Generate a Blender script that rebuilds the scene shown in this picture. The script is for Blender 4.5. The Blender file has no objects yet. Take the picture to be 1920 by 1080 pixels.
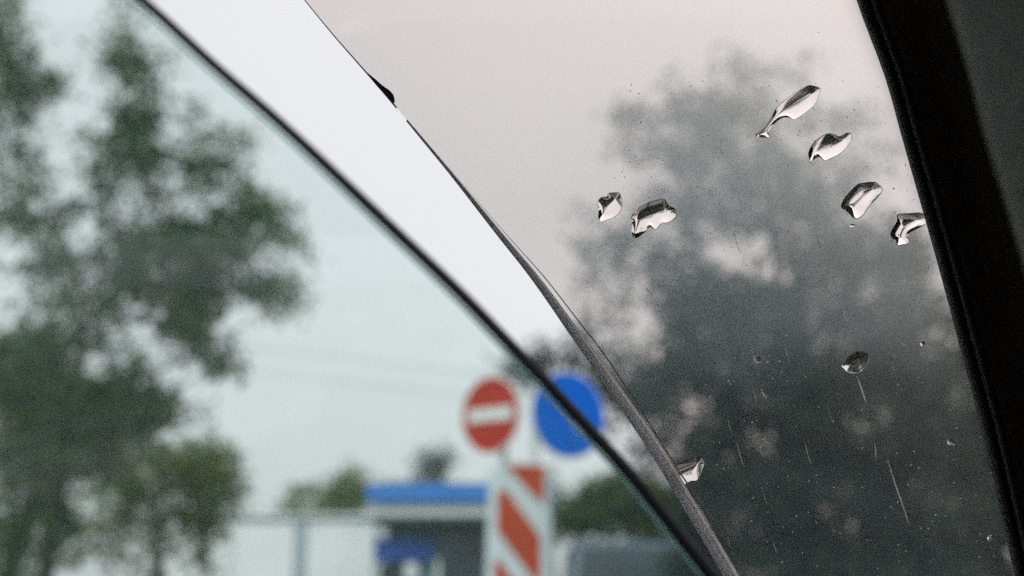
import bpy, bmesh, math, random
from mathutils import Vector, Matrix
R = math.radians
random.seed(7)
S = bpy.context.scene

# ------------------------------------------------------------------ camera
CAM = Vector((0.0, 0.0, 1.25)); PITCH = R(12.3)
FPX = 1920 * 50 / 36.0
cd = bpy.data.cameras.new('camera'); cam = bpy.data.objects.new('camera', cd)
S.collection.objects.link(cam); S.camera = cam
cam.location = CAM; cam.rotation_euler = (R(90) + PITCH, 0, 0)
cd.lens = 50; cd.sensor_width = 36; cd.clip_start = 0.01; cd.clip_end = 2000
FOCUS = 0.350
cd.dof.use_dof = True; cd.dof.focus_distance = FOCUS; cd.dof.aperture_fstop = 12.4
FWD = Vector((0, math.cos(PITCH), math.sin(PITCH)))
UP = Vector((0, -math.sin(PITCH), math.cos(PITCH)))
RT = Vector((1, 0, 0))

# ------------------------------------------------------------------ sky
SUN_EL, SUN_AZ = R(48), R(35)
W = bpy.data.worlds.new('World'); S.world = W; W.use_nodes = True
nt = W.node_tree; N = nt.nodes; L = nt.links; N.clear()
out = N.new('ShaderNodeOutputWorld'); bg = N.new('ShaderNodeBackground')
sky = N.new('ShaderNodeTexSky'); sky.sky_type = 'NISHITA'; sky.sun_disc = False
sky.sun_elevation = SUN_EL; sky.sun_rotation = SUN_AZ; sky.dust_density = 4; sky.air_density = 1.0
hs = N.new('ShaderNodeHueSaturation'); hs.inputs['Saturation'].default_value = 0.25
hs.inputs['Value'].default_value = 0.35
L.new(sky.outputs[0], hs.inputs['Color'])
tc = N.new('ShaderNodeTexCoord'); sx = N.new('ShaderNodeSeparateXYZ')
L.new(tc.outputs['Generated'], sx.inputs[0])
ramp = N.new('ShaderNodeValToRGB')     # overcast cloud deck: slightly brighter towards the zenith
ramp.color_ramp.elements[0].position = 0.0; ramp.color_ramp.elements[0].color = (5.9, 5.9, 6.2, 1)
ramp.color_ramp.elements[1].position = 1.0; ramp.color_ramp.elements[1].color = (11.5, 11.5, 11.7, 1)
e = ramp.color_ramp.elements.new(0.64); e.color = (9.6, 9.6, 9.8, 1)
e = ramp.color_ramp.elements.new(0.42); e.color = (6.35, 6.35, 6.6, 1)
L.new(sx.outputs['Z'], ramp.inputs[0])
cn = N.new('ShaderNodeTexNoise'); cn.inputs['Scale'].default_value = 3.0; cn.inputs['Detail'].default_value = 4
L.new(tc.outputs['Generated'], cn.inputs['Vector'])
cm = N.new('ShaderNodeMapRange'); cm.inputs['To Min'].default_value = 0.94; cm.inputs['To Max'].default_value = 1.06
L.new(cn.outputs['Fac'], cm.inputs['Value'])
mul = N.new('ShaderNodeVectorMath'); mul.operation = 'SCALE'
L.new(ramp.outputs[0], mul.inputs[0]); L.new(cm.outputs[0], mul.inputs['Scale'])
add = N.new('ShaderNodeVectorMath'); add.operation = 'ADD'
L.new(mul.outputs[0], add.inputs[0]); L.new(hs.outputs[0], add.inputs[1])
L.new(add.outputs[0], bg.inputs['Color']); bg.inputs['Strength'].default_value = 0.1
L.new(bg.outputs[0], out.inputs['Surface'])
sl = bpy.data.lights.new('sun', 'SUN'); sl.energy = 2.2; sl.angle = R(40); sl.color = (1, .97, .93)
so = bpy.data.objects.new('sun', sl); S.collection.objects.link(so)
so.rotation_euler = (R(90) - SUN_EL, 0, -SUN_AZ)
S.view_settings.view_transform = 'Standard'; S.view_settings.look = 'None'
S.view_settings.exposure = 0; S.view_settings.gamma = 1; S.view_settings.use_curve_mapping = False
S.cycles.use_denoising = False
S.cycles.max_bounces = 14; S.cycles.transmission_bounces = 14; S.cycles.volume_bounces = 1
S.cycles.transparent_max_bounces = 16

# ------------------------------------------------------------------ helpers
C = S.collection
def ray(x, y):
    return FWD + RT * ((x - 960) / FPX) + UP * ((540 - y) / FPX)
def at(x, y, d):                       # point at depth d along the view axis
    return CAM + ray(x, y) * d
def atY(x, y, Y):                      # point at world distance Y ahead
    r = ray(x, y); return CAM + r * (Y / r.y)
def mat(name, col, rough=0.6, metal=0.0, noise=None, spec=0.5, bump=None, island=0.0, trans=0.0):
    m = bpy.data.materials.new(name); m.use_nodes = True
    n = m.node_tree.nodes; l = m.node_tree.links; b = n['Principled BSDF']
    b.inputs['Base Color'].default_value = (*col, 1); b.inputs['Roughness'].default_value = rough
    b.inputs['Metallic'].default_value = metal; b.inputs['Specular IOR Level'].default_value = spec
    if noise:
        sc, amt = noise
        t = n.new('ShaderNodeTexCoord'); q = n.new('ShaderNodeTexNoise'); q.inputs['Scale'].default_value = sc
        q.inputs['Detail'].default_value = 6; l.new(t.outputs['Object'], q.inputs['Vector'])
        mr = n.new('ShaderNodeMapRange'); mr.inputs['From Min'].default_value = .3; mr.inputs['From Max'].default_value = .7
        mr.inputs['To Min'].default_value = 1 - amt; mr.inputs['To Max'].default_value = 1 + amt
        l.new(q.outputs['Fac'], mr.inputs['Value'])
        v = n.new('ShaderNodeVectorMath'); v.operation = 'SCALE'; v.inputs[0].default_value = col
        l.new(mr.outputs[0], v.inputs['Scale']); l.new(v.outputs[0], b.inputs['Base Color'])
        if bump:
            bp = n.new('ShaderNodeBump'); bp.inputs['Strength'].default_value = bump; bp.inputs['Distance'].default_value = .002
            l.new(q.outputs['Fac'], bp.inputs['Height']); l.new(bp.outputs[0], b.inputs['Normal'])
    return m
def leaf_mat(name, c1, c2, c3):
    m = bpy.data.materials.new(name); m.use_nodes = True
    n = m.node_tree.nodes; l = m.node_tree.links; b = n['Principled BSDF']
    g = n.new('ShaderNodeNewGeometry'); r = n.new('ShaderNodeValToRGB')
    r.color_ramp.elements[0].color = (*c1, 1); r.color_ramp.elements[1].color = (*c3, 1)
    e = r.color_ramp.elements.new(.45); e.color = (*c2, 1)
    l.new(g.outputs['Random Per Island'], r.inputs[0]); l.new(r.outputs[0], b.inputs['Base Color'])
    b.inputs['Roughness'].default_value = .7; b.inputs['Specular IOR Level'].default_value = .12
    tr = n.new('ShaderNodeBsdfTranslucent'); l.new(r.outputs[0], tr.inputs['Color'])
    mx = n.new('ShaderNodeMixShader'); mx.inputs[0].default_value = .3
    o = n['Material Output']; l.new(b.outputs[0], mx.inputs[1]); l.new(tr.outputs[0], mx.inputs[2]); l.new(mx.outputs[0], o.inputs[0])
    return m
def link(name, me, m, parent=None, smooth=False):
    o = bpy.data.objects.new(name, me); C.objects.link(o)
    for q in (m if isinstance(m, (list, tuple)) else [m]): me.materials.append(q)
    if smooth:
        for p in me.polygons: p.use_smooth = True
    if parent: o.parent = parent
    return o
def obj(name, verts, faces, m, parent=None, smooth=False, mi=None):
    me = bpy.data.meshes.new(name)
    if parent is not None:
        inv = wm(parent).inverted(); verts = [inv @ Vector(v) for v in verts]
    me.from_pydata([tuple(v) for v in verts], [], faces); 
    o = link(name, me, m, parent, smooth)
    if mi:
        for p, k in zip(me.polygons, mi): p.material_index = k
    me.update(); return o
def wm(o):
    mtx = Matrix.LocRotScale(o.location, o.rotation_euler, None)
    return wm(o.parent) @ mtx if o.parent else mtx
def fixn(o):
    bm = bmesh.new(); bm.from_mesh(o.data); bmesh.ops.recalc_face_normals(bm, faces=bm.faces); bm.to_mesh(o.data); bm.free(); return o
def thing(name, label, cat, loc=(0, 0, 0), group=None):
    o = bpy.data.objects.new(name, None); C.objects.link(o); o.location = loc
    o.empty_display_size = .1
    return tag(o, label, cat, group)
def tag(o, label, cat, group=None):
    o['label'] = label; o['category'] = cat
    if group: o['group'] = group
    return o
def box(name, c, s, m, parent=None, bev=0.01, rz=0):
    bm = bmesh.new(); bmesh.ops.create_cube(bm, size=1)
    bmesh.ops.scale(bm, vec=s, verts=bm.verts)
    if bev: bmesh.ops.bevel(bm, geom=bm.edges[:], offset=bev, segments=2, affect='EDGES')
    M = Matrix.Translation(c) @ Matrix.Rotation(rz, 4, 'Z')
    if parent is not None: M = wm(parent).inverted() @ M
    bmesh.ops.transform(bm, matrix=M, verts=bm.verts)
    me = bpy.data.meshes.new(name); bm.to_mesh(me); bm.free()
    return link(name, me, m, parent)
def tube_geo(pts, rads, n=8):
    V = []; F = []
    for i, p in enumerate(pts):
        a = pts[max(i - 1, 0)]; b = pts[min(i + 1, len(pts) - 1)]
        t = (b - a).normalized(); u = t.cross(Vector((.3, .9, .1))).normalized(); w = t.cross(u)
        for k in range(n):
            an = 2 * math.pi * k / n
            V.append(p + (u * math.cos(an) + w * math.sin(an)) * rads[i])
    for i in range(len(pts) - 1):
        for k in range(n):
            F.append((i * n + k, i * n + (k + 1) % n, (i + 1) * n + (k + 1) % n, (i + 1) * n + k))
    F.append(tuple(range(n))[::-1]); F.append(tuple((len(pts) - 1) * n + k for k in range(n)))
    return V, F
def tube(name, pts, rads, m, parent=None, n=10):
    pts = [Vector(p) for p in pts]
    if not isinstance(rads, (list, tuple)): rads = [rads] * len(pts)
    V, F = tube_geo(pts, rads, n)
    return obj(name, V, F, m, parent, True)
def catmull(P, n=6, closed=False):
    P = [Vector(p) for p in P]; o = []; k = len(P)
    for i in range(k if closed else k - 1):
        g = (lambda j: P[j % k]) if closed else (lambda j: P[min(max(j, 0), k - 1)])
        a, b, c, d = g(i - 1), g(i), g(i + 1), g(i + 2)
        for s in range(n):
            t = s / n
            o.append(.5 * ((2 * b) + (c - a) * t + (2 * a - 5 * b + 4 * c - d) * t * t + (3 * b - a - 3 * c + d) * t ** 3))
    if not closed: o.append(P[-1])
    return o

# ------------------------------------------------------------------ the ground
M_road = mat('wet_asphalt', (.05, .05, .052), .45, noise=(3, .25), bump=.4)
M_grass = mat('grass_ground', (.045, .06, .03), .9, noise=(1.5, .35))
M_kerb = mat('kerb_concrete', (.3, .3, .29), .8, noise=(5, .2))
M_paint = mat('road_paint', (.7, .7, .68), .6, noise=(8, .15))
def sheet(name, x0, x1, y0, y1, z, m, nx=1, ny=1):
    V = [(x0 + (x1 - x0) * i / nx, y0 + (y1 - y0) * j / ny, z) for j in range(ny + 1) for i in range(nx + 1)]
    F = [(j * (nx + 1) + i, j * (nx + 1) + i + 1, (j + 1) * (nx + 1) + i + 1, (j + 1) * (nx + 1) + i) for j in range(ny) for i in range(nx)]
    o = obj(name, V, F, m); o['kind'] = 'structure'; return o
sheet('ground', -700, 700, -300, 1100, 0, M_grass)
sheet('road', -6.5, 6.5, -40, 60, .004, M_road, 4, 20)
sheet('side_road', 6.5, 60, 15.5, 26.5, .004, M_road, 10, 4)
for k in range(12):
    ln = sheet('lane_marking', -3.35, -3.23, -30 + k * 7, -27 + k * 7, .008, M_paint)
k1 = box('kerb', Vector((-6.6, 10, .06)), (.18, 100, .13), M_kerb); k1['kind'] = 'structure'
k2 = box('kerb', Vector((6.6, -12.3, .06)), (.18, 55, .13), M_kerb); k2['kind'] = 'structure'
isl = box('traffic_island', Vector((.35, 11.6, .06)), (2.4, 3.4, .13), M_kerb, bev=.03); isl['kind'] = 'structure'

# ------------------------------------------------------------------ trees
M_bark = mat('bark', (.09, .075, .06), .9, noise=(6, .3), bump=.6)
M_leafA = leaf_mat('leaf_dark', (.012, .042, .024), (.032, .088, .038), (.150, .170, .045))
M_leafB = leaf_mat('leaf_grey_green', (.022, .045, .044), (.036, .068, .062), (.060, .085, .055))
M_leafC = leaf_mat('leaf_olive', (.050, .100, .026), (.080, .140, .030), (.170, .180, .035))
def leaf_mesh(blobs, Y, spread, size, m, name, parent, seed, fullness=1.0, gaps=(), sig=1.2):
    """blobs: (x, y, rx, ry, cover) regions of the crown; leaves fill each through its depth"""
    rnd = random.Random(seed); V = []; F = []
    inv = wm(parent).inverted()
    pxm = FPX / Y
    leaf_px = (size * pxm) ** 2 * .17
    for b in blobs:
        x, y, rx, ry, c = b[:5]; dy = b[5] if len(b) > 5 else 0
        A = math.pi * rx * ry
        n = int(-math.log(1 - min(c, .985)) * A / leaf_px * fullness) + 1
        r3 = spread
        K_ = 16; nc = max(1, round(n / K_))
        for k in range(nc):
            a = rnd.random() * 2 * math.pi; q = math.sqrt(rnd.random()) * 1.05
            cx = x + rx * q * math.cos(a); cy = y + ry * q * math.sin(a)
            dd = Y + dy + rnd.uniform(-r3, r3) * math.sqrt(max(0, 1.15 - q * q))
            if any(((cx - g[0]) / g[2]) ** 2 + ((cy - g[1]) / g[3]) ** 2 < 1 for g in gaps) and rnd.random() < .93: continue
            cp = atY(cx, cy, dd)
            for j in range(K_):
                p = cp + Vector((rnd.gauss(0, 1), rnd.gauss(0, 1), rnd.gauss(0, .8))) * size * sig
                u = Vector((rnd.gauss(0, 1), rnd.gauss(0, 1), rnd.gauss(0, 1))).normalized()
                w = u.orthogonal().normalized(); w = Matrix.Rotation(rnd.random() * 6.28, 3, u) @ w
                v = u.cross(w); s = size * rnd.uniform(.7, 1.25)
                i0 = len(V)
                V += [inv @ (p - w * s * .5), inv @ (p + v * s * .28 + u * s * .06), inv @ (p + w * s * .5), inv @ (p - v * s * .28 + u * s * .06)]
                F += [(i0, i0 + 1, i0 + 2), (i0, i0 + 2, i0 + 3)]
    me = bpy.data.meshes.new(name); me.from_pydata([tuple(v) for v in V], [], F)
    o = link(name, me, m, parent); o['kind'] = 'stuff'; return o
def limbs(parent, base, top, targets, Y, r0, seed):
    rnd = random.Random(seed)
    pts = [Vector(base), Vector(base).lerp(top, .35) + Vector((rnd.uniform(-.1, .1), 0, 0)), Vector(base).lerp(top, .7), Vector(top)]
    pts = catmull(pts, 4)
    rr = [r0 * (1 - .8 * i / (len(pts) - 1)) for i in range(len(pts))]
    tube('trunk', pts, rr, M_bark, parent, 12)
    for (x, y, d) in targets:
        t = atY(x, y, Y + d)
        i = min(range(len(pts)), key=lambda j: abs(pts[j].z - (t.z - .35 * (t - pts[j]).length)))
        s = pts[i]; mid = s.lerp(t, .5) + Vector((0, 0, -.08 * (t - s).length))
        q = catmull([s, mid, t], 5); r = max(rr[i] * .55, .02)
        tube('limb', q, [r * (1 - .85 * j / (len(q) - 1)) for j in range(len(q))], M_bark, parent, 7)

# big tree on the left
YL = 13.0
LB = [(15, 60, 55, 70, .93), (55, 150, 55, 60, .9), (0, 240, 60, 70, .75), (100, 40, 40, 30, .1),
 (225, 60, 25, 60, .45), (245, 130, 42, 60, .8), (262, 205, 40, 50, .88), (205, 90, 30, 50, .25), (235, 20, 25, 30, .35),
 (330, 120, 45, 14, .3), (335, 205, 30, 12, .7), (300, 150, 30, 12, .4),
 (130, 150, 40, 40, .12), (110, 250, 55, 25, .55), (190, 270, 50, 25, .6), (60, 330, 70, 40, .72), (180, 330, 30, 40, .7),
 (275, 270, 50, 42, .9), (250, 320, 60, 35, .85), (380, 265, 26, 40, .75), (335, 300, 60, 18, .8), (430, 255, 42, 18, .72),
 (300, 370, 30, 28, .75), (400, 320, 45, 30, .85), (440, 385, 60, 28, .9), (370, 345, 40, 18, .8), (500, 400, 45, 22, .88),
 (530, 435, 40, 26, .85), (570, 460, 28, 14, .6), (300, 440, 60, 30, .9), (200, 400, 30, 50, .8), (400, 430, 60, 24, .93),
 (350, 470, 110, 34, .95), (450, 470, 60, 30, .9), (500, 505, 55, 18, .5), (530, 560, 44, 26, .93), (470, 530, 45, 26, .85),
 (300, 520, 90, 40, .97), (220, 470, 45, 45, .88), (400, 545, 50, 30, .85), (345, 590, 70, 36, .94), (390, 630, 45, 30, .92), (415, 675, 28, 26, .95),
 (330, 640, 26, 40, .8), (150, 380, 40, 30, .6), (90, 430, 40, 40, .8), (30, 400, 45, 40, .8), (130, 500, 55, 30, .85),
 (50, 490, 60, 28, .75), (110, 560, 80, 25, .8), (20, 560, 40, 20, .3), (200, 570, 45, 26, .85),
 (60, 640, 60, 34, .93), (130, 650, 60, 45, .93), (20, 700, 50, 50, .93), (215, 620, 30, 34, .85), (245, 680, 26, 40, .9), (240, 730, 45, 30, .95),
 (100, 740, 110, 60, .98), (200, 780, 90, 50, .97), (290, 770, 34, 34, .93), (325, 750, 20, 40, .6), (365, 785, 20, 20, .55),
 (60, 850, 90, 70, .93), (170, 850, 80, 50, .9), (60, 960, 80, 60, .85), (20, 1040, 50, 60, .8)]
t = thing('broadleaf_tree', 'tall dark green tree with drooping boughs filling the left side behind the clear pane', 'tree', (-4.2, YL, 0))
limbs(t, (-4.2, YL, 0), atY(165, 560, YL), [(330, 205, 0), (430, 260, .3), (540, 430, .3), (530, 560, -.3), (415, 675, -.4), (60, 330, .4), (40, 120, .2), (30, 640, -.4), (325, 760, .3)], YL, .11, 1)
leaf_mesh(LB, YL, 1.3, .075, M_leafA, 'crown', t, 11, 1.7, [(95, 70, 62, 62), (150, 20, 60, 40), (145, 120, 34, 40), (355, 388, 34, 24), (308, 327, 26, 20), (247, 400, 34, 24), (168, 437, 26, 22), (235, 625, 46, 30),
    (300, 655, 36, 32), (165, 690, 40, 26), (120, 262, 34, 36), (112, 330, 28, 30), (45, 470, 34, 26), (30, 545, 44, 22), (284, 494, 22, 18), (335, 508, 26, 18), (425, 612, 44, 28), (492, 478, 30, 16), (330, 712, 32, 24),
    (335, 245, 40, 28), (400, 360, 22, 14), (160, 345, 24, 22), (190, 520, 26, 18), (75, 590, 30, 16), (10, 300, 26, 22), (455, 425, 26, 12)])
# lower lighter tree in front of the shed
YL2 = 17.0
t = thing('young_tree', 'shorter grey-green tree under the tall dark one, left of the white shed', 'tree', (-4.2, YL2, 0))
LB2 = [(300, 880, 90, 50, .9), (370, 880, 60, 50, .93), (425, 890, 30, 40, .85), (440, 940, 22, 34, .8), (300, 950, 80, 50, .85), (395, 850, 45, 22, .8),
       (380, 960, 34, 60, .94), (385, 1030, 20, 40, .9), (210, 930, 50, 60, .85), (190, 1020, 60, 60, .6), (280, 1040, 60, 50, .65), (120, 1000, 50, 60, .8)]
limbs(t, (-4.2, YL2, 0), atY(300, 870, YL2), [(420, 890, 0), (385, 1000, 0), (210, 930, .3), (380, 860, -.3)], YL2, .10, 2)
leaf_mesh(LB2, YL2, .9, .09, M_leafC, 'crown', t, 12, 1.1)
t = thing('leaning_tree', 'dark leaning trunk with sparse leaves at the bottom left corner', 'tree', (-5.4, 15.2, 0))
tube('trunk', catmull([(-5.4, 15.2, 0), atY(20, 1060, 15.2), atY(60, 930, 15.2), atY(110, 800, 15.2)], 4), [.11 - .006 * i for i in range(13)], M_bark, t)
tube('limb', catmull([atY(60, 930, 15.2), atY(110, 900, 15.3), atY(170, 840, 15.4)], 4), [.05 - .004 * i for i in range(9)], M_bark, t)
leaf_mesh([(120, 790, 60, 40, .8), (40, 870, 40, 50, .6), (170, 840, 40, 30, .6)], 15.2, .8, .08, M_leafA, 'crown', t, 13)

# big tree seen through the tinted pane
YR = 15.0
RB = [(1262, 150, 20, 34, .5), (1258, 195, 22, 20, .6), (1400, 125, 45, 22, .42), (1450, 150, 60, 30, .45), (1520, 130, 25, 20, .3), (1395, 165, 30, 22, .5),
 (1170, 235, 38, 30, .62), (1215, 250, 45, 30, .62), (1160, 275, 26, 16, .5), (1330, 210, 60, 40, .62), (1280, 220, 40, 40, .62), (1400, 240, 70, 50, .68), (1500, 230, 60, 40, .5),
 (1590, 200, 30, 20, .35), (1600, 240, 50, 30, .4), (1250, 300, 60, 40, .68), (1330, 300, 70, 50, .78), (1430, 320, 80, 50, .8), (1530, 330, 70, 50, .7), (1640, 280, 30, 30, .45),
 (1200, 345, 30, 24, .55), (1240, 390, 60, 34, .7), (1340, 390, 70, 50, .82), (1460, 400, 80, 40, .8), (1570, 420, 70, 40, .75), (1620, 350, 45, 50, .6),
 (1090, 415, 26, 22, .5), (1130, 455, 40, 34, .66), (1200, 465, 60, 36, .75), (1290, 470, 60, 36, .8), (1500, 480, 30, 40, .8), (1560, 500, 60, 50, .88), (1660, 470, 70, 60, .85),
 (1130, 500, 50, 20, .4), (1250, 540, 80, 40, .85), (1340, 560, 70, 45, .88), (1440, 590, 70, 45, .92), (1290, 600, 60, 34, .85), (1100, 590, 30, 24, .4),
 (1130, 640, 50, 34, .6), (1160, 700, 50, 40, .82), (1250, 690, 50, 34, .8), (1340, 670, 70, 50, .93), (1220, 760, 50, 40, .85), (1350, 770, 40, 34, .93),
 (1300, 850, 50, 40, .85), (1240, 830, 40, 34, .7), (1180, 790, 30, 30, .5), (1000, 695, 36, 28, .96), (975, 672, 24, 16, .85), (1110, 690, 26, 30, .85), (1150, 745, 26, 26, .9), (1030, 660, 34, 16, .55), (1040, 690, 24, 18, .7), (1015, 690, 26, 22, .5), (1060, 655, 26, 24, .6), (1085, 690, 30, 24, .75), (1000, 660, 26, 12, .3), (1150, 800, 22, 22, .5),
 (1480, 520, 190, 60, .55), (1430, 580, 180, 60, .65), (1330, 640, 120, 60, .6), (1400, 700, 150, 60, .85), (1250, 720, 75, 60, .65), (1262, 800, 62, 60, .7), (1330, 860, 70, 60, .9), (1185, 670, 52, 44, .5),
 (1500, 440, 140, 60, .4), (1420, 370, 170, 60, .35), (1690, 520, 60, 60, .8), (1200, 740, 40, 50, .6), (1225, 850, 30, 40, .6), (1150, 560, 60, 50, .35),
 (1590, 660, 120, 90, .94), (1710, 640, 90, 90, .97), (1480, 740, 110, 80, .96), (1620, 780, 140, 110, .985), (1780, 780, 90, 110, .985),
 (1440, 880, 120, 90, .985), (1380, 960, 100, 90, .98), (1580, 960, 140, 110, .985), (1760, 960, 140, 110, .985), (1300, 960, 50, 60, .93), (1880, 900, 80, 140, .97), (1450, 1060, 180, 60, .985), (1700, 1080, 200, 60, .985)]
RB = [(b[0], b[1], b[2], b[3], b[4] if b[4] > .95 or b[0] < 1120 else min(.95, b[4] + (.22 if b[1] < 300 else .09))) for b in RB]
t = thing('spreading_tree', 'large spreading tree seen grey and soft through the tinted rain-spotted pane', 'tree', (3.4, YR, 0))
limbs(t, (3.4, YR, 0), atY(1430, 330, YR), [(1262, 170, .2), (1450, 140, -.2), (1170, 250, .3), (1600, 230, .3), (1100, 420, 0), (1140, 480, -.3), (1650, 450, .3), (1150, 650, .4), (1030, 665, .4), (1250, 760, -.2)], YR, .13, 3)
leaf_mesh(RB, YR, 1.6, .09, M_leafB, 'crown', t, 14, 1.15, [(1370, 485, 26, 30), (1452, 522, 34, 20), (1205, 615, 46, 34), (1290, 752, 34, 24), (1368, 868, 26, 24), (1200, 540, 34, 20), (1265, 250, 26, 20), (1420, 190, 34, 18), (1480, 270, 26, 22),
    (1350, 330, 22, 20), (1170, 340, 26, 22), (1330, 440, 26, 20), (1555, 260, 30, 22), (1220, 330, 22, 16), (1290, 835, 26, 20), (1640, 350, 24, 30), (1590, 285, 22, 16), (1300, 175, 20, 26), (1490, 440, 20, 22), (1310, 395, 18, 16), (1250, 430, 20, 14), (1150, 690, 24, 18), (1240, 670, 22, 16), (1610, 410, 18, 16), (1400, 640, 20, 14), (1380, 265, 20, 14), (1210, 215, 14, 20)], 1.2)

# bushes and far trees
def bush(name, label, cat, Y, blobs, m, sp, size, seed, base_x, group=None):
    b = thing(name, label, cat, (atY(base_x, 1100, Y).x, Y, 0), group)
    hx = b.location.x
    for k in range(3):
        bl = blobs[(k * 2) % len(blobs)]
        tube('stem', catmull([(hx + .1 * k, Y, 0), atY((bl[0] + base_x) / 2, (bl[1] + 1100) / 2, Y), atY(bl[0], bl[1], Y)], 3), [.05 - .005 * i for i in range(7)], M_bark, b, 6)
    leaf_mesh(blobs, Y, sp, size, m, 'foliage', b, seed); return b
bush('dark_bush', 'dense dark green bush behind the striped marker, above the parked van', 'bush', 21,
     [(1150, 930, 60, 40, .98), (1200, 940, 60, 45, .98), (1100, 965, 60, 34, .98), (1160, 975, 90, 30, .98), (1065, 975, 30, 25, .93), (1245, 980, 60, 60, .98), (1160, 905, 30, 18, .8)], M_leafA, .8, .09, 21, 1150)
bush('far_trees', 'low rounded far tree between the white shed and the blue canopy', 'tree', 52,
     [(600, 945, 70, 30, .93), (650, 930, 45, 40, .92), (675, 915, 30, 38, .8), (560, 955, 40, 18, .7), (655, 890, 20, 18, .5)], M_leafC, 2, .2, 22, 620)
bush('far_tree', 'small round-topped far tree rising above the blue canopy', 'tree', 60,
     [(815, 870, 30, 32, .93), (812, 900, 34, 26, .9), (770, 905, 40, 14, .6)], M_leafB, 1.5, .22, 23, 812)
bush('roadside_shrub', 'small pale shrub glimpsed to the right of the striped marker', 'shrub', 30,
     [(1035, 900, 20, 22, .45), (1045, 930, 22, 20, .5), (1030, 960, 25, 25, .6), (1035, 1010, 25, 30, .8)], M_leafC, .5, .09, 24, 1035)

# ------------------------------------------------------------------ shed and kiosk
M_white = mat('white_cladding', (.86, .88, .89), .55, noise=(1.2, .05))
M_seam = mat('seam_blue_grey', (.38, .46, .52), .6)
M_blue = mat('blue_fascia', (.045, .21, .60), .4, noise=(2, .08))
M_blue2 = mat('blue_board', (.02, .09, .36), .4)
M_pale = mat('pale_panel', (.80, .86, .85), .6)
M_dkgrn = mat('dark_green_gutter', (.04, .07, .055), .6)
M_glassd = mat('dark_window', (.03, .045, .055), .08)
M_conc = mat('concrete', (.3, .31, .3), .8, noise=(3, .15))
YS = 31.0
def zat(y, Y): return atY(960, y, Y).z
def xat(x, Y, y=1000): return atY(x, y, Y).x
t = thing('white_shed', 'long low white panelled shed left of the blue-canopied kiosk', 'shed', (xat(540, YS), YS, 0))
x0, x1, zt = xat(330, YS), xat(706, YS), zat(972, YS)
box('wall', Vector(((x0 + x1) / 2, YS + 1.5, zt / 2)), (x1 - x0, 3, zt), M_white, t, .02)
for a, b in ((333, 436), (440, 553), (577, 703)):
    xa, xb = xat(a, YS), xat(b, YS)
    box('wall_panel', Vector(((xa + xb) / 2, YS - .03, zt / 2 + .15)), (xb - xa, .06, zt - .5), M_white, t, .012)
box('seam_post', Vector((xat(565, YS), YS - .04, zt / 2)), (.2, .085, zt + .03), M_seam, t, .01)
box('plinth', Vector(((x0 + x1) / 2, YS - .05, .28)), (x1 - x0, .12, .5), M_seam, t, .01)
box('roof', Vector(((x0 + x1) / 2, YS + 1.5, zt + .05)), (x1 - x0 + .2, 3.3, .07), M_pale, t, .01)
YK = 28.0
t = thing('kiosk', 'small kiosk with a bright blue roof fascia and dark windows beside the striped marker', 'kiosk', (xat(810, YK), YK, 0))
xa, xb = xat(694, YK), xat(1040, YK)
zf0, zf1 = zat(944, YK), zat(908, YK)
box('fascia', Vector(((xa + xb) / 2, YK + 1.2, (zf0 + zf1) / 2)), (xb - xa, 3.2, zf1 - zf0), M_blue, t, .02, rz=R(-2))
zp0 = zat(970, YK)
box('canopy_panel', Vector(((xa + xb) / 2 + .05, YK + 1.25, (zf0 + zp0) / 2)), (xb - xa - .1, 3.0, zf0 - zp0 - .01), M_pale, t, .02, rz=R(-2))
box('gutter', Vector(((xa + xb) / 2 + .05, YK + 1.3, zp0 - .06)), (xb - xa - .05, 3.05, .1), M_dkgrn, t, .01, rz=R(-2))
box('wall', Vector(((xa + xb) / 2 + .1, YK + 1.5, (zp0 - .12) / 2)), (xb - xa - .4, 2.2, zp0 - .12), mat('kiosk_wall', (.10, .17, .19), .6, noise=(2, .2)), t, .02)
ky = YK + .36
box('signboard', Vector((xat(757, ky), ky, zat(1031, ky))), (xat(812, ky) - xat(702, ky), .1, zat(1009, ky) - zat(1053, ky)), M_blue2, t, .01)
box('window', Vector((xat(868, ky), ky, zat(1050, ky) - .1)), (.85, .08, 1.25), M_glassd, t, .01)
box('window', Vector((xat(735, ky), ky, zat(1090, ky) - .1)), (.42, .08, .9), M_glassd, t, .01)
box('notice', Vector((xat(772, ky), ky - .01, zat(1072, ky))), (.24, .06, .34), M_pale, t, .01)
box('door_frame', Vector((xat(822, ky), ky, 1.0)), (.08, .09, 2.0), M_pale, t, .008)

# ------------------------------------------------------------------ the van beyond the bush
M_van = mat('van_blue_grey', (.04, .075, .11), .3, spec=.6)
M_tyre = mat('tyre', (.02, .02, .02), .9)
M_lamp = mat('lamp_lens', (.5, .45, .4), .15)
YV = 18.5
t = thing('parked_van', 'blue-grey van parked below the dark bush, half hidden by the window edges', 'van', (xat(1200, YV), YV, 0))
vx = xat(1200, YV); zr = zat(1008, YV)
prof = [(0, .35), (-.05, .9), (.35, 1.05), (.85, zr - .05), (1.1, zr), (4.2, zr), (4.35, zr - .15), (4.4, .35)]
V = []; F = []
for sx_ in (-1, 1):
    for (py, pz) in prof:
        w = .92 if pz < 1.2 else .80
        V.append((vx + sx_ * w, YV + py, pz))
n = len(prof)
for i in range(n):
    j = (i + 1) % n; F.append((i, j, n + j, n + i))
F.append(tuple(range(n))[::-1]); F.append(tuple(range(n, 2 * n)))
body = obj('body', V, F, M_van, t); fixn(body)
md = body.modifiers.new('bevel', 'BEVEL'); md.width = .05; md.segments = 3
a, b = Vector((0, YV + .35, 1.05)), Vector((0, YV + .85, zr - .05))
nrm = Vector((0, -(b - a).z, (b - a).y)).normalized() * .02
w0, w1 = .80, .70
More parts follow.
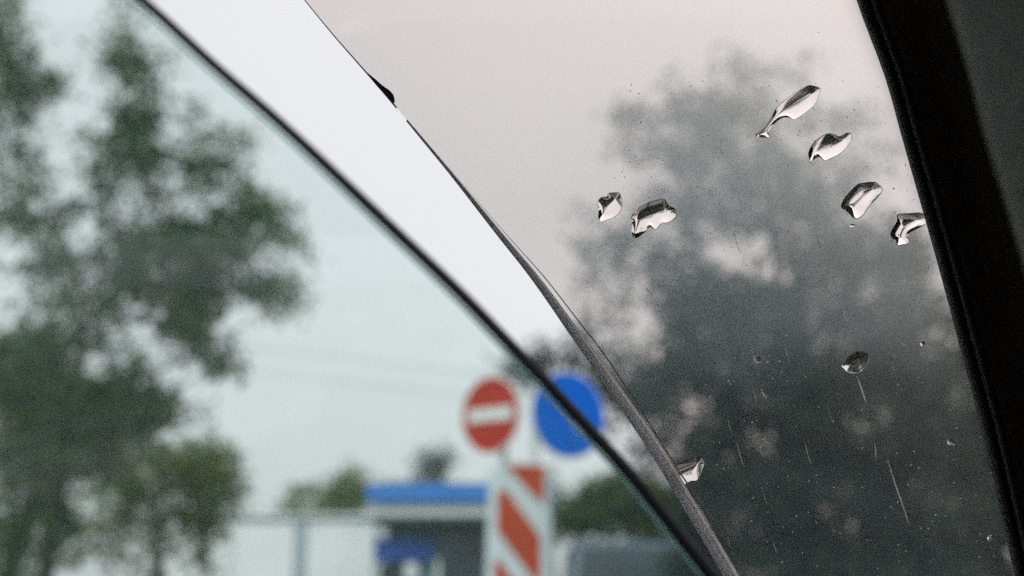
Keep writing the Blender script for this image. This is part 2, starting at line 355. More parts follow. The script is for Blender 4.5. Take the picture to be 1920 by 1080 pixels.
q0, q1 = a.lerp(b, .08) + nrm, a.lerp(b, .92) + nrm
V = [Vector((vx - w0, q0.y, q0.z)), Vector((vx + w0, q0.y, q0.z)), Vector((vx + w1, q1.y, q1.z)), Vector((vx - w1, q1.y, q1.z))]
V += [v - nrm * 1.6 for v in V]
fixn(obj('windscreen', V, [(0, 1, 2, 3), (7, 6, 5, 4), (0, 4, 5, 1), (1, 5, 6, 2), (2, 6, 7, 3), (3, 7, 4, 0)], M_glassd, t))
for s_ in (-1, 1):
    box('headlight', Vector((vx + s_ * .7, YV - .03, .8)), (.3, .1, .2), M_lamp, t, .03)
    for wy in (.8, 3.5):
        tube('wheel', [Vector((vx + s_ * .98 - s_ * .1, YV + wy, .32)), Vector((vx + s_ * .98 + s_ * .02, YV + wy, .32))], .32, M_tyre, t, 20)
box('bumper', Vector((vx, YV - .06, .45)), (1.8, .16, .22), M_tyre, t, .04)

# ------------------------------------------------------------------ road signs
M_red = mat('sign_red', (.42, .040, .025), .6, noise=(9, .08), spec=.1)
M_swhite = mat('sign_white', (.72, .74, .74), .5, noise=(9, .05))
M_sblue = mat('sign_blue', (.003, .135, .66), .6, noise=(9, .08), spec=.1)
M_pole = mat('galvanised_pole', (.42, .46, .43), .45, metal=.2, noise=(12, .1))
M_back = mat('sign_back_grey', (.3, .31, .31), .5, metal=.4)
M_orange = mat('stripe_orange_red', (.40, .042, .003), .7, noise=(9, .1))
def face_mtx(c, yaw, roll=0):            # local x right, local z up, local -y towards the viewer
    return Matrix.Translation(c) @ Matrix.Rotation(yaw, 4, 'Z') @ Matrix.Rotation(roll, 4, 'Y')
def plate(name, M, outline, y0, y1, m, parent):
    n = len(outline)
    V = [M @ Vector((p[0], y0, p[1])) for p in outline] + [M @ Vector((p[0], y1, p[1])) for p in outline]
    F = [tuple(range(n)), tuple(range(n, 2 * n))[::-1]] + [(i, n + i, n + (i + 1) % n, (i + 1) % n) for i in range(n)]
    return fixn(obj(name, V, F, m, parent))
circ = lambda r, n=48: [(r * math.cos(2 * math.pi * k / n), r * math.sin(2 * math.pi * k / n)) for k in range(n)]
YN = 11.2
c = atY(920, 777, YN); base = Vector((atY(945, 777, YN + .05).x, YN + .05, .12))
t = thing('no_entry_sign', 'round red no-entry sign with a white bar, left of the blue sign', 'road sign', base)
M1 = face_mtx(c, R(-41))
plate('disc', M1, circ(.315), -.004, .006, M_swhite, t)
plate('red_field', M1, circ(.296), -.008, -.004, M_red, t)
plate('bar', M1, [(-.235, -.052), (.235, -.052), (.235, .052), (-.235, .052)], -.012, -.008, M_swhite, t)
plate('back_plate', M1, circ(.30), .006, .018, M_back, t)
tube('pole', [base, Vector((base.x, base.y, c.z + .2))], .03, M_pole, t)
box('bracket', Vector((base.x, base.y - .01, c.z)), (.14, .08, .05), M_back, t, .005)
YB = 10.9
c = atY(1066, 777, YB); base = Vector((atY(1003, 777, YB + .16).x, YB + .16, .12))
t = thing('keep_right_sign', 'round blue arrow sign crossed by the dark window seal, right of the no-entry sign', 'road sign', base)
M2 = face_mtx(c, R(30))
plate('disc', M2, circ(.340), -.004, .006, M_swhite, t)
plate('blue_field', M2, circ(.326), -.008, -.004, M_sblue, t)
ar = []
for (u, v) in ((-.20, -.02), (.11, -.02), (.11, -.055), (.215, 0), (.11, .055), (.11, .02), (-.20, .02)):
    k = R(-47); ar.append((u * math.cos(k) - v * math.sin(k) + .012, u * math.sin(k) + v * math.cos(k) + .012))
plate('arrow', M2, ar, -.012, -.008, M_swhite, t)
plate('back_plate', M2, circ(.31), .006, .018, M_back, t)
tube('pole', [base, Vector((base.x, base.y, c.z + .1))], .028, M_pole, t)
tube('bracket', [Vector((base.x, base.y, c.z)), Vector((c.x, c.y + .04, c.z))], .015, M_back, t)
# striped marker
YM = 10.5
pxm = YM / FPX
t = thing('striped_marker', 'white traffic-island marker with orange-red diagonal stripes below the round signs', 'marker', (atY(972, 1000, YM).x, YM, .12))
zt_, zb_ = zat(868, YM), .75
def mx(x, z):                           # the body tapers a little towards the top
    return x
o = []
cxm = atY(974, 1000, YM).x; ht = .215; hb = .27
top_ = [(-ht + .03, 0), (ht - .03, 0)]
V = []; F = []
seg = 10; rows = 8
prof2 = []
for k in range(seg + 1):                # half-oval plan: flat-ish front, rounded sides and back
    a = math.pi * 2 * k / (seg + 1)
ring = [(-1, 0), (-.93, -.12), (-.7, -.18), (.7, -.18), (.93, -.12), (1, 0), (.85, .25), (.4, .4), (-.4, .4), (-.85, .25)]
zs = [zb_, 1.2, 1.7, zt_ - .08, zt_ - .02, zt_]
ws = [hb, .255, .24, .222, .205, .17]
for z, w in zip(zs, ws):
    for (rx_, ry_) in ring: V.append((cxm + rx_ * w, YM + ry_ * .3, z))
n = len(ring)
for i in range(len(zs) - 1):
    for k in range(n): F.append((i * n + k, i * n + (k + 1) % n, (i + 1) * n + (k + 1) % n, (i + 1) * n + k))
F.append(tuple(range(n))[::-1]); F.append(tuple((len(zs) - 1) * n + k for k in range(n)))
fixn(obj('shell', V, F, mat('marker_plastic', (.56, .63, .66), .5, noise=(6, .08)), t))
fy = YM - .18 * .3
def stripe(pts):
    P = [atY(x, y, fy) for x, y in pts]; n = len(P)
    V = [Vector((p.x, fy - .008, p.z)) for p in P] + [Vector((p.x, fy + .004, p.z)) for p in P]
    F = [tuple(range(n)), tuple(range(n, 2 * n))[::-1]] + [(i, n + i, n + (i + 1) % n, (i + 1) % n) for i in range(n)]
    fixn(obj('stripe', V, F, M_orange, t))
stripe([(948, 872), (1020, 872), (1019, 944), (1009, 938)])
stripe([(933, 920), (948, 918), (1013, 1006), (1013, 1086), (1000, 1086), (932, 994)])
stripe([(927, 1052), (938, 1052), (1012, 1160), (1012, 1226), (1002, 1226), (926, 1120)])
stripe([(924, 1200), (935, 1200), (1010, 1310), (924, 1310)])
box('pedestal', Vector((cxm, YM + .02, .44)), (.3, .16, .64), M_conc, t, .03)

# ------------------------------------------------------------------ overhead cables
M_cable = mat('cable', (.05, .05, .055), .7)
t = thing('overhead_cables', 'two thin overhead cables sagging across the pale sky above the kiosk', 'cable')
for dy in (0, 46):
    P = [atY(-250, 560 + dy * .8, 44), atY(250, 625 + dy, 40), atY(600, 665 + dy, 36), atY(950, 700 + dy, 33), atY(1500, 700 + dy, 30)]
    tube('cable', catmull(P, 6), .008, M_cable, t, 6)
for (X, Yp) in ((atY(-250, 560, 44).x, 44.2), (atY(1500, 700, 30).x, 30.2)):
    u = thing('utility_pole', 'tall grey pole carrying the overhead cables, ' + ('left, behind the tall dark tree' if X < 0 else 'right, behind the spreading tree'), 'pole', (X, Yp, 0), 'poles of the overhead cables')
    tube('shaft', [Vector((X, Yp, 0)), Vector((X, Yp, 4)), Vector((X, Yp, 9.3))], [.17, .14, .11], M_conc, u)
    box('crossarm', Vector((X, Yp - .1, 7.5)), (1.2, .1, .12), M_conc, u, .01)

# ------------------------------------------------------------------ the car: panes, seals, pillar, cabin
def glass(name, col, rough=0.0, ior=1.45, dirt=None):
    m = bpy.data.materials.new(name); m.use_nodes = True
    n = m.node_tree.nodes; l = m.node_tree.links; n.remove(n['Principled BSDF'])
    g = n.new('ShaderNodeBsdfGlass'); g.inputs['Color'].default_value = (*col, 1); g.inputs['Roughness'].default_value = rough; g.inputs['IOR'].default_value = ior
    o = n['Material Output']
    if dirt:
        amt, scale, dcol = dirt
        t_ = n.new('ShaderNodeTexCoord'); q = n.new('ShaderNodeTexNoise'); q.inputs['Scale'].default_value = scale; q.inputs['Detail'].default_value = 3
        l.new(t_.outputs['Object'], q.inputs['Vector'])
        q2 = n.new('ShaderNodeTexNoise'); q2.inputs['Scale'].default_value = scale * 9; l.new(t_.outputs['Object'], q2.inputs['Vector'])
        av = n.new('ShaderNodeMath'); av.operation = 'ADD'; l.new(q.outputs['Fac'], av.inputs[0]); l.new(q2.outputs['Fac'], av.inputs[1])
        mr = n.new('ShaderNodeMapRange'); mr.inputs['From Min'].default_value = .7; mr.inputs['From Max'].default_value = 1.3
        mr.inputs['To Min'].default_value = amt * .3; mr.inputs['To Max'].default_value = amt * 1.7
        l.new(av.outputs[0], mr.inputs['Value'])
        d = n.new('ShaderNodeBsdfTranslucent'); d.inputs['Color'].default_value = (*dcol, 1)
        mx_ = n.new('ShaderNodeMixShader'); l.new(mr.outputs[0], mx_.inputs[0]); l.new(g.outputs[0], mx_.inputs[1]); l.new(d.outputs[0], mx_.inputs[2])
        l.new(mx_.outputs[0], o.inputs['Surface'])
    else: l.new(g.outputs[0], o.inputs['Surface'])
    return m
M_tint = glass('tinted_glass', (1.0, .95, .925))
M_clear = glass('greenish_glass', (.935, .985, .972), dirt=(.022, 60, (.40, .66, .66)))
M_rub = mat('black_rubber', (.012, .013, .016), .65, noise=(60, .2), spec=.25)
M_seal = mat('grey_blue_seal', (.022, .028, .038), .85, noise=(80, .2))
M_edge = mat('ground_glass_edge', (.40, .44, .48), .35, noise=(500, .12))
M_edge2 = mat('arris_highlight', (.55, .53, .52), .25, noise=(500, .12))  # pale strip: the highlight along the glass edge, put into the colour
M_edge3 = mat('arris_dark_line', (.10, .095, .09), .4, noise=(700, .4))  # thin dark refraction line beside the highlight, also set by colour
M_pil = mat('black_velour', (.15, .12, .09), .95, noise=(300, .2), spec=.1)
def milky(m, col, k):
    n = m.node_tree.nodes; l = m.node_tree.links; b = n['Principled BSDF']
    t_ = n.new('ShaderNodeBsdfTranslucent'); t_.inputs['Color'].default_value = (*col, 1)
    x_ = n.new('ShaderNodeMixShader'); x_.inputs[0].default_value = k
    l.new(b.outputs[0], x_.inputs[1]); l.new(t_.outputs[0], x_.inputs[2]); l.new(x_.outputs[0], n['Material Output'].inputs[0])
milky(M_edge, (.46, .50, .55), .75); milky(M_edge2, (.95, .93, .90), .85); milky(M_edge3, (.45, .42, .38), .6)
M_trim = mat('grey_green_trim', (.13, .165, .14), .75, noise=(350, .25), bump=.5)
M_head = mat('cabin_lining', (.12, .125, .12), .9, noise=(300, .15))

car = thing('car', 'dark car cabin around the viewer, its rain-spotted side glass beside a black pillar', 'car', (.0, 0.0, 0.2))
# tinted pane, nearly square to the view
PN = (FWD + RT * .05 + UP * .03); PN = PN / PN.dot(FWD); PN.normalize()
def tp(x, y, back=0.0):
    r = ray(x, y)                        # meets the true plane of the pane
    return CAM + r * (.350 / r.dot(PN)) + PN * back
LE = [(480, -110), (570, 0), (617, 60), (677, 127), (731, 190), (760, 226), (793, 267), (853, 339), (929, 440), (968, 487), (1015, 549), (1061, 619), (1093, 663), (1129, 717), (1200, 820), (1232, 870), (1273, 940), (1316, 1012), (1355, 1079), (1440, 1230)]
LEc = catmull([Vector((x, y, 0)) for x, y in LE], 5)
for _ in range(14): LEc = [LEc[0]] + [(LEc[i - 1] + LEc[i] * 2 + LEc[i + 1]) / 4 for i in range(1, len(LEc) - 1)] + [LEc[-1]]
outl = [(p.x + 2, p.y) for p in LEc] + [(1990, 1230), (1930, 960), (1860, 660), (1800, 430), (1740, 200), (1640, -110)]
n = len(outl); TH = .0036
V = [tp(x, y) for x, y in outl] + [tp(x, y, TH) for x, y in outl]
F = [tuple(range(n)), tuple(range(n, 2 * n))[::-1]] + [(i, n + i, n + (i + 1) % n, (i + 1) % n) for i in range(n)]
pane = fixn(obj('tinted_pane', V, F, M_tint, car))
# edge: rounded ground nose, narrow at the top and wider lower down; bright and dark lines coloured in
def width(y):
    K = [(-110, 3), (100, 4), (200, 5), (300, 7), (487, 13), (663, 21), (820, 25), (940, 25), (1230, 28)]
    for (a, wa), (b, wb) in zip(K, K[1:]):
        if y <= b: return wa + (wb - wa) * (y - a) / (b - a)
    return 28
def norm2(c, i):
    a = c[max(i - 1, 0)]; b = c[min(i + 1, len(c) - 1)]; t_ = (b - a).normalized(); return Vector((-t_.y, t_.x, 0))  # to the left/below
V = []; F = []; MI = []
prof = []
for i, p in enumerate(LEc):
    nn = -norm2(LEc, i); w = width(p.y) * .84     # nn points into the pane
    if nn.x < 0: nn = -nn
    g = 1.75 if p.y < 700 else max(1.3, 1.75 - (p.y - 700) / 130 * .45) if p.y < 900 else min(1.75, 1.3 + (p.y - 900) / 90 * .45)
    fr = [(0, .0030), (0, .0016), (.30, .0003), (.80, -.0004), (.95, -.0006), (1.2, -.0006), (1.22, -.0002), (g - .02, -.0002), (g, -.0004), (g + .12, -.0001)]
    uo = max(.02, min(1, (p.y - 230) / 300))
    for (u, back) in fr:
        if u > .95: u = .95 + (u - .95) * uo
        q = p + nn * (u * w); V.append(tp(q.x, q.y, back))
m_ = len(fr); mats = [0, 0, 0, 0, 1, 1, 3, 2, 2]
for i in range(len(LEc) - 1):
    for k in range(m_ - 1):
        if mats[k] == 3: continue
        if k > 3 and LEc[i].y < 236: continue
        if 196 < LEc[i].y < 226: continue
        F.append((i * m_ + k, i * m_ + k + 1, (i + 1) * m_ + k + 1, (i + 1) * m_ + k)); MI.append(mats[k])
obj('pane_edge', V, F, [M_edge, M_edge2, M_edge3], car, False, MI)

# left pane with its seal
WN = (FWD + RT * .12 - UP * .10).normalized()
def wp(x, y, back=0.0):
    r = ray(x, y); return CAM + r * (.70 / r.dot(WN)) + WN * back
SE = [(140, -110), (262, 0), (300, 31), (367, 96), (435, 156), (497, 207), (559, 265), (640, 340), (740, 437), (840, 530), (880, 571), (919, 611), (958, 653), (1016, 710), (1042, 742), (1087, 789), (1116, 822), (1165, 875), (1191, 902), (1237, 962), (1285, 1023), (1330, 1078), (1440, 1220)]
SEc = catmull([Vector((x, y, 0)) for x, y in SE], 4)
for _ in range(14): SEc = [SEc[0]] + [(SEc[i - 1] + SEc[i] * 2 + SEc[i + 1]) / 4 for i in range(1, len(SEc) - 1)] + [SEc[-1]]
outl = [(p.x - 3, p.y + 2) for p in SEc] + [(-260, 1220), (-260, -110)]
n = len(outl)
V = [wp(x, y) for x, y in outl] + [wp(x, y, .005) for x, y in outl]
F = [tuple(range(n)), tuple(range(n, 2 * n))[::-1]] + [(i, n + i, n + (i + 1) % n, (i + 1) % n) for i in range(n)]
fixn(obj('clear_pane', V, F, M_clear, car))
tube('pane_seal', [wp(p.x + 2, p.y - 2, .002) for p in SEc], [.0024 + .0010 * (p.y / 1080) for p in SEc], M_rub, car, 10)
M_edgeC = mat('pale_green_glass_edge', (.30, .40, .42), .3, noise=(200, .1)); milky(M_edgeC, (.75, .95, .95), .75)
tube('pane_edge', [wp(p.x - 10, p.y + 8, -.0006) for p in SEc[:]], .0008, M_edgeC, car, 6)

# pillar
PE = [(1580, -110), (1606, 0), (1659, 144), (1691, 258), (1720, 360), (1762, 510), (1803, 664), (1844, 820), (1902, 1077), (1940, 1230)]
PEc = catmull([Vector((x, y, 0)) for x, y in PE], 4)
IE = [(1745, -110), (1777, 0), (1821, 144), (1850, 258), (1882, 360), (1926, 510), (1970, 664), (2012, 820), (2075, 1077), (2110, 1230)]
IEc = catmull([Vector((x, y, 0)) for x, y in IE], 4)
def sweep(name, prof_, m, closed=False):
    V = []; F = []; k_ = len(prof_)
    for p, q in zip(PEc, IEc):
        for (u, d) in prof_:
            x = p.x + (q.x - p.x) * u; V.append(at(x, p.y, d))
    for i in range(len(PEc) - 1):
        for k in range(k_ - 1): F.append((i * k_ + k, i * k_ + k + 1, (i + 1) * k_ + k + 1, (i + 1) * k_ + k))
    return obj(name, V, F, m, car, True)
sweep('door_seal', [(.02, .36), (0, .345), (0.0, .335), (.03, .326), (.08, .322), (.13, .322), (.15, .327), (.16, .335)], M_rub)
sweep('seal_lip', [(.155, .33), (.165, .318), (.19, .312), (.22, .312), (.25, .318), (.26, .328)], M_seal)
sweep('pillar', [(.255, .335), (.26, .325), (.35, .328), (.6, .332), (.85, .335), (.97, .330), (1.02, .25), (1.06, .21)], M_pil)
sweep('pillar_trim', [(1.0, .215), (1.0, .195), (1.03, .187), (1.15, .180), (1.6, .170), (2.6, .150), (4.2, .13)], M_trim)

# cabin around the viewer (roof lining, door card, seat, floor), open at the other windows
def slab(name, c, s, m, bev=.02): return box(name, Vector(c), s, m, car, bev)
slab('roof_lining', (-.25, -.60, 1.25 + .27), (1.6, 2.1, .05), M_head)
slab('roof_skin', (-.25, -.60, 1.25 + .33), (1.7, 2.2, .03), M_rub)
slab('door_card', (.50, -.55, .72), (.08, 2.2, .75), M_head)
slab('far_door_card', (-.98, -.55, .72), (.08, 2.2, .75), M_head)
slab('floor_pan', (-.24, -.35, .28), (1.5, 2.8, .06), M_head)
slab('dashboard', (-.24, .86, .74), (1.46, .42, .42), M_rub, .08)
slab('seat', (.0, -.25, .62), (.5, .5, .14), M_head, .05)
slab('seat_back', (.0, -.55, .98), (.5, .14, .66), M_head, .05)
slab('rear_panel', (-.24, -1.62, .75), (1.5, .08, .9), M_head)
slab('centre_pillar', (.46, -.35, 1.3), (.06, .14, .5), M_rub, .015)

# ------------------------------------------------------------------ water drops on the tinted pane
def water():
    m = bpy.data.materials.new('water'); m.use_nodes = True
    n = m.node_tree.nodes; l = m.node_tree.links; n.remove(n['Principled BSDF'])
    g = n.new('ShaderNodeBsdfGlass'); g.inputs['Roughness'].default_value = 0; g.inputs['IOR'].default_value = 1.33
    l.new(g.outputs[0], n['Material Output'].inputs['Surface']); return m
M_water = water(); HOLES = []
def drop(o0, sc, pts, axis, H, label, wob=0.12, seed=0, group='water drops on the tinted pane'):
    """pts, axis: outline and ridge line; the drop bulges off the outer face"""
    rnd = random.Random(seed)
    P = [Vector((o0[0] + x / sc, o0[1] + y / sc, 0)) for x, y in pts]
    A = [Vector((o0[0] + x / sc, o0[1] + y / sc, 0)) for x, y in axis]
    B = catmull(P, 5, True)
    def near(p):
        best = None
        for a, b in zip(A, A[1:]):
            t_ = max(0, min(1, (p - a).dot(b - a) / (b - a).length_squared)); q = a + (b - a) * t_
            if best is None or (q - p).length < (best - p).length: best = q
        return best
    if len(A) == 1: near = lambda p: A[0]
    Q = [near(p) for p in B]
    for _ in range(8): Q = [(Q[i - 1] + Q[i] * 2 + Q[(i + 1) % len(Q)]) / 4 for i in range(len(Q))]
    n = len(B); base = .00365; HOLES.append([(p.x, p.y) for p in B])
    Wd = sum((p - q).length for p, q in zip(B, Q)) / n * .350 / FPX; H = H / .0021 * .86 * Wd
    loc = [(p - q).length * .350 / FPX / Wd for p, q in zip(B, Q)]
    for _ in range(6): loc = [(loc[i - 1] + loc[i] * 2 + loc[(i + 1) % len(loc)]) / 4 for i in range(len(loc))]
    V = [tp(p.x, p.y, base) for p in B]; F = [tuple(range(n))]
    rings = [0.04, .10, .18, .30, .45, .62, .80, .93]
    ph = [rnd.uniform(0, 6.28) for _ in range(4)]
    prev = 0
    for t_ in rings:
        h = H * (1 - (1 - t_) ** 1.35)
        start = len(V)
        for i, (p, q) in enumerate(zip(B, Q)):
            r = p.lerp(q, t_); a = 2 * math.pi * i / n
            hh = h * (1 + (loc[i] - 1) * .6 * (1 - t_)) * (1 + wob * .5 * t_ * (math.sin(2 * a + ph[0]) * .6 + math.sin(3 * a + ph[1]) * .4))
            V.append(tp(r.x, r.y, base + hh))
        for i in range(n): F.append((prev + i, prev + (i + 1) % n, start + (i + 1) % n, start + i))
        prev = start
    V.append(tp(sum(q.x for q in Q) / n, sum(q.y for q in Q) / n, base + H))
    # close the cap over the ridge
    for i in range(n // 2):
        j = n - 1 - i
        a_, b_, c_, d_ = prev + i, prev + (i + 1), prev + (j - 1) % n, prev + j
    F.append(tuple(prev + i for i in range(n)))
    V.pop()
    c0 = tp(sum(p.x for p in B) / n, sum(p.y for p in B) / n, base)
    V = [v - c0 for v in V]
    me = bpy.data.meshes.new('water_drop'); me.from_pydata([tuple(v) for v in V], [], F)
    o = link('water_drop', me, M_water, None, True); o.location = c0
    bm = bmesh.new(); bm.from_mesh(me); bm.verts.ensure_lookup_table()
    bmesh.ops.triangulate(bm, faces=[f for f in bm.faces if len(f.verts) > 4 and 0 not in [v.index for v in f.verts]])
    for _ in range(9): bmesh.ops.smooth_vert(bm, verts=bm.verts[n * 3:], factor=.5, use_axis_x=True, use_axis_y=True, use_axis_z=True)
    bm.to_mesh(me); bm.free()
    fixn(o)
    for p_ in me.polygons: p_.use_smooth = len(p_.vertices) < 6; tag(o, label, 'water drop', group)
    return o
drop((1400, 130), 6, [(90, 730), (160, 690), (230, 620), (300, 510), (370, 400), (520, 280), (660, 190), (740, 165), (850, 200), (840, 260), (790, 380), (680, 480), (560, 555), (480, 530), (400, 545), (300, 630), (260, 700), (270, 755), (180, 755)],
     [(160, 728), (240, 680), (320, 550), (450, 430), (600, 370), (740, 270)], .0019, 'longest water drop, a curved streak with a thin tail, topmost on the tinted pane', seed=1)
drop((1400, 130), 6, [(715, 920), (760, 830), (850, 750), (940, 710), (1020, 725), (1060, 745), (1150, 705), (1200, 715), (1190, 800), (1100, 920), (1000, 980), (900, 1020), (850, 985), (800, 990), (740, 1030), (715, 970)],
     [(790, 920), (880, 870), (1000, 840), (1120, 780)], .0019, 'lumpy water drop just below and right of the long tailed one', seed=2)
drop((1560, 320), 6.75, [(140, 430), (190, 330), (330, 180), (400, 150), (560, 135), (620, 170), (670, 240), (600, 340), (540, 400), (480, 470), (420, 560), (320, 610), (220, 520), (150, 470)],
     [(300, 430), (400, 330), (520, 240)], .0024, 'broad pointed water drop with a tiny bead under it, near the pillar', seed=3)
drop((1560, 320), 6.75, [(245, 690), (270, 675), (310, 680), (325, 695), (290, 712), (255, 708)], [(275, 692), (295, 692)], .0006, 'tiny bead of water directly under the broad pointed drop', seed=31)
drop((1560, 320), 6.75, [(770, 780), (850, 640), (860, 550), (1000, 535), (1160, 530), (1260, 600), (1210, 680), (1080, 750), (1000, 800), (1000, 910), (860, 950), (840, 880), (790, 860)],
     [(900, 830), (950, 700), (1120, 620)], .0023, 'water drop touching the black pillar and cut off by it', seed=4)
drop((1100, 340), 9, [(180, 350), (250, 260), (340, 250), (380, 190), (500, 180), (570, 200), (610, 350), (590, 480), (500, 580), (380, 640), (250, 680), (200, 620), (200, 480)],
     [(290, 520), (360, 420), (470, 300)], .0019, 'small upright leaf-shaped water drop, leftmost on the tinted pane', seed=5)
drop((1100, 340), 9, [(760, 870), (770, 700), (760, 600), (850, 470), (1000, 370), (1180, 310), (1270, 285), (1340, 310), (1400, 400), (1500, 455), (1530, 500), (1520, 590), (1400, 690), (1280, 710), (1180, 810), (1080, 770), (1000, 850), (860, 950), (800, 940)],
     [(830, 860), (900, 650), (1080, 560), (1350, 480)], .0021, 'ragged water drop right beside the small leaf-shaped one', seed=6)
drop((1180, 820), 7.71, [(620, 480), (700, 400), (900, 330), (1050, 310), (1100, 370), (1080, 470), (1000, 640), (900, 660), (760, 730), (690, 700), (650, 600)],
     [(720, 580), (850, 500), (980, 430)], .0021, 'glinting water drop clinging to the lower edge of the tinted pane', seed=7)
drop((1380, 540), 4.91, [(990, 720), (1050, 640), (1130, 590), (1230, 610), (1235, 680), (1170, 780), (1100, 795), (1040, 780), (1010, 750)],
     [(1090, 705), (1160, 670)], .0006, 'faint dark water drop with a streak below, low on the tinted pane', seed=8)
for q, (x, y, r, lb) in enumerate([(1425, 675, 5, 'tiny bead of water left of the faint dark drop'), (1787, 831, 6, 'tiny glinting bead low beside the pillar'), (1862, 1012, 6, 'lowest tiny bead of water beside the pillar'),
                     (1535, 60, 4, 'tiny pale bead high on the tinted pane near the top of the pillar'), (1735, 646, 5, 'tiny bead beside the pillar, level with the faint dark drop')]):
    drop((x, y), 1, [(-r, 0), (-r * .5, -r * .8), (r * .5, -r * .9), (r, 0), (r * .6, r * .8), (-r * .5, r * .9)], [(-r * .2, 0), (r * .2, 0)], r * .00007, lb, seed=40 + q)

# thin condensation on the outer face, cleared wherever a drop sits
from mathutils.geometry import delaunay_2d_cdt
from mathutils import Vector as _V
def inside(p, poly):
    r = False; n = len(poly); j = n - 1
    for i in range(n):
        if (poly[i][1] > p[1]) != (poly[j][1] > p[1]) and p[0] < (poly[j][0] - poly[i][0]) * (p[1] - poly[i][1]) / (poly[j][1] - poly[i][1]) + poly[i][0]: r = not r
        j = i
    return r
outer = [(p.x + 4, p.y) for p in LEc] + [(1985, 1225), (1930, 960), (1860, 660), (1800, 430), (1740, 200), (1640, -105)]
vv = [_V(p) for p in outer]; ee = [(i, (i + 1) % len(outer)) for i in range(len(outer))]
for h_ in HOLES:
    b_ = len(vv); vv += [_V(p) for p in h_]; ee += [(b_ + i, b_ + (i + 1) % len(h_)) for i in range(len(h_))]
ov, oe, of, *_r = delaunay_2d_cdt(vv, ee, [], 0, 1e-4)
ff = []
for f in of:
    c_ = (sum(ov[i].x for i in f) / len(f), sum(ov[i].y for i in f) / len(f))
    if inside(c_, outer) and not any(inside(c_, h_) for h_ in HOLES): ff.append(tuple(f))
M_film = bpy.data.materials.new('condensation'); M_film.use_nodes = True
n = M_film.node_tree.nodes; l = M_film.node_tree.links; n.remove(n['Principled BSDF'])
tcx = n.new('ShaderNodeTexCoord'); dp = n.new('ShaderNodeVectorMath'); dp.operation = 'DOT_PRODUCT'
a_, b_ = tp(1400, 820) - Vector(car.location), tp(1330, 250) - Vector(car.location)
ax = (b_ - a_); ax = ax / ax.length_squared
dp.inputs[1].default_value = ax; l.new(tcx.outputs['Object'], dp.inputs[0])
sb = n.new('ShaderNodeMath'); sb.operation = 'SUBTRACT'; l.new(dp.outputs['Value'], sb.inputs[0]); sb.inputs[1].default_value = a_.dot(ax)
nz = n.new('ShaderNodeTexNoise'); nz.inputs['Scale'].default_value = 45; nz.inputs['Detail'].default_value = 5
l.new(tcx.outputs['Object'], nz.inputs['Vector'])
ad = n.new('ShaderNodeMath'); ad.operation = 'MULTIPLY_ADD'; l.new(nz.outputs['Fac'], ad.inputs[0]); ad.inputs[1].default_value = .30; l.new(sb.outputs[0], ad.inputs[2])
rp = n.new('ShaderNodeValToRGB'); rp.color_ramp.interpolation = 'EASE'
rp.color_ramp.elements[0].position = .20; rp.color_ramp.elements[0].color = (.075, .075, .075, 1)
rp.color_ramp.elements[1].position = 1.0; rp.color_ramp.elements[1].color = (.50, .50, .50, 1)
e = rp.color_ramp.elements.new(.58); e.color = (.30, .30, .30, 1)
l.new(ad.outputs[0], rp.inputs[0])
nf = n.new('ShaderNodeTexNoise'); nf.inputs['Scale'].default_value = 1500; nf.inputs['Detail'].default_value = 1
l.new(tcx.outputs['Object'], nf.inputs['Vector'])
mf = n.new('ShaderNodeMapRange'); mf.inputs['To Min'].default_value = .85; mf.inputs['To Max'].default_value = 1.15; l.new(nf.outputs['Fac'], mf.inputs['Value'])
mm = n.new('ShaderNodeMath'); mm.operation = 'MULTIPLY'; l.new(rp.outputs[0], mm.inputs[0]); l.new(mf.outputs[0], mm.inputs[1])
tr_ = n.new('ShaderNodeBsdfTransparent'); td = n.new('ShaderNodeBsdfTranslucent'); td.inputs['Color'].default_value = (.38, .86, 1, 1)
rf_ = n.new('ShaderNodeBsdfRefraction'); rf_.inputs['Color'].default_value = (1, .97, .95, 1); rf_.inputs['Roughness'].default_value = .55; rf_.inputs['IOR'].default_value = 1.45
x2 = n.new('ShaderNodeMixShader'); x2.inputs[0].default_value = .6; l.new(td.outputs[0], x2.inputs[1]); l.new(rf_.outputs[0], x2.inputs[2])
xx = n.new('ShaderNodeMixShader'); l.new(mm.outputs[0], xx.inputs[0]); l.new(tr_.outputs[0], xx.inputs[1]); l.new(x2.outputs[0], xx.inputs[2])
l.new(xx.outputs[0], n['Material Output'].inputs['Surface'])
film = obj('condensation_film', [tp(v.x, v.y, .00362) for v in ov], ff, M_film, car)

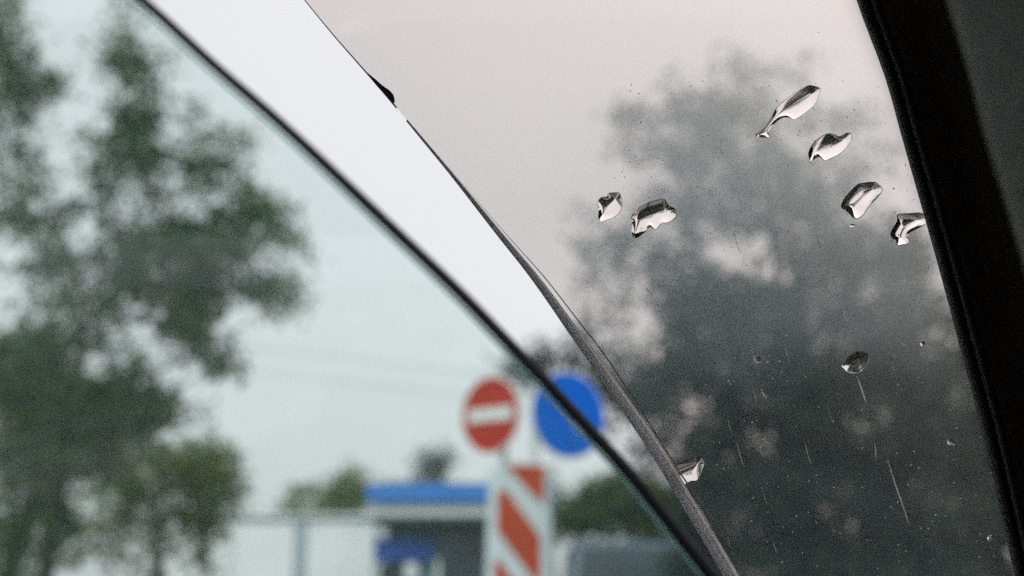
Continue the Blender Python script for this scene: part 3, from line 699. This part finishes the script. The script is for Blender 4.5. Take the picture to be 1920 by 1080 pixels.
# dried streaks, specks and the dirt on the pane's edge
M_streak = mat('dried_streak', (.30, .33, .33), .6, noise=(900, .5))
milky(M_streak, (.95, .97, .97), .85)
def streak(pts, w):
    c = catmull([Vector((x, y, 0)) for x, y in pts], 4); V = []; F = []
    for i, p in enumerate(c):
        nn = norm2(c, i); ww = w * (.25 + .75 * math.sin(math.pi * (i + .5) / len(c)))
        V += [tp(p.x - nn.x * ww, p.y - nn.y * ww, -.00005), tp(p.x, p.y, -.0002), tp(p.x + nn.x * ww, p.y + nn.y * ww, -.00005)]
    for i in range(len(c) - 1):
        for k in range(2): F.append((i * 3 + k, i * 3 + k + 1, i * 3 + k + 4, i * 3 + k + 3))
    obj('streak', V, F, M_streak, pane)
pane_streaks = [([(1577, 560), (1583, 585), (1589, 606)], 1.6), ([(1606, 704), (1615, 728), (1624, 756)], 1.7), ([(1664, 860), (1676, 900), (1690, 940), (1705, 985)], 1.3),
     ([(1427, 728), (1432, 740), (1438, 749)], 1.3), ([(1412, 664), (1418, 678), (1427, 680)], 1.6), ([(1690, 640), (1697, 650)], 1.5), ([(1290, 930), (1305, 952), (1312, 946)], 1.4),
     ([(1312, 952), (1330, 985), (1345, 1020), (1362, 1060)], 1.5), ([(1640, 830), (1643, 860)], .9), ([(1508, 470), (1512, 500)], 1.0), ([(1210, 540), (1222, 552)], 1.2), ([(1850, 1006), (1862, 1010)], 1.2), ([(1775, 826), (1790, 835)], 2.0)]
for pts, w in pane_streaks: streak(pts, w)
rnd = random.Random(8)
for k in range(26):
    x = rnd.uniform(1330, 1860); y = rnd.uniform(360, 1040); l_ = rnd.uniform(18, 60)
    if x > 1650 + (y - 360) * .3: continue
    streak([(x, y), (x + l_ * .12, y + l_ * .5), (x + l_ * .3, y + l_)], rnd.uniform(.45, .8))
rnd = random.Random(5)
V = []; F = []
for k in range(650):
    x = rnd.uniform(1150, 1900); y = rnd.uniform(150, 1080)
    if x < 1150 + (y - 700) * .7 + 60: continue
    r = rnd.uniform(.5, 1.9); i0 = len(V); a0 = rnd.random() * 6
    for j in range(5):
        a = a0 + j * 1.257; V.append(tp(x + r * math.cos(a) * rnd.uniform(.6, 1.3), y + r * math.sin(a) * rnd.uniform(.6, 1.5), -.00004))
    V.append(tp(x, y, -.00016))
    for j in range(5): F.append((i0 + j, i0 + (j + 1) % 5, i0 + 5))
o = obj('dust_specks', V, F, M_streak, pane); o['kind'] = 'stuff'
# clump of dirt on the edge of the pane
M_mud = mat('dark_dirt', (.05, .058, .075), .8, noise=(500, .4))
cl = catmull([Vector(p) + Vector((1, 0, 0)) for p in [(686, 136, 0), (700, 146, 0), (716, 160, 0), (730, 170, 0), (737, 180, 0), (738, 192, 0), (731, 190, 0), (717, 174, 0), (702, 157, 0)]], 4, True)
n = len(cl); c2 = sum(cl, Vector()) / n
V = [tp(p.x, p.y, -.0003) for p in cl] + [tp(p.x * .6 + c2.x * .4, p.y * .6 + c2.y * .4, -.0012) for p in cl] + [tp(p.x, p.y, .001) for p in cl]
F = [(i, (i + 1) % n, n + (i + 1) % n, n + i) for i in range(n)] + [tuple(range(n, 2 * n))] + [(i, (i + 1) % n, 2 * n + (i + 1) % n, 2 * n + i) for i in range(n)]
o = obj('dirt_clump', V, F, M_mud, None, True); tag(o, 'small dark clump of dirt stuck on the upper edge of the tinted pane', 'dirt')

# ------------------------------------------------------------------ damp haze
hm = bpy.data.materials.new('haze'); hm.use_nodes = True; hn = hm.node_tree.nodes; hn.remove(hn['Principled BSDF'])
pv = hn.new('ShaderNodeVolumePrincipled'); pv.inputs['Color'].default_value = (.93, .96, .98, 1); pv.inputs['Density'].default_value = .0008; pv.inputs['Anisotropy'].default_value = .2
hm.node_tree.links.new(pv.outputs[0], hn['Material Output'].inputs['Volume'])
hz = box('haze', Vector((0, 50, 6.5)), (260, 240, 16), hm, bev=0); hz['kind'] = 'stuff'
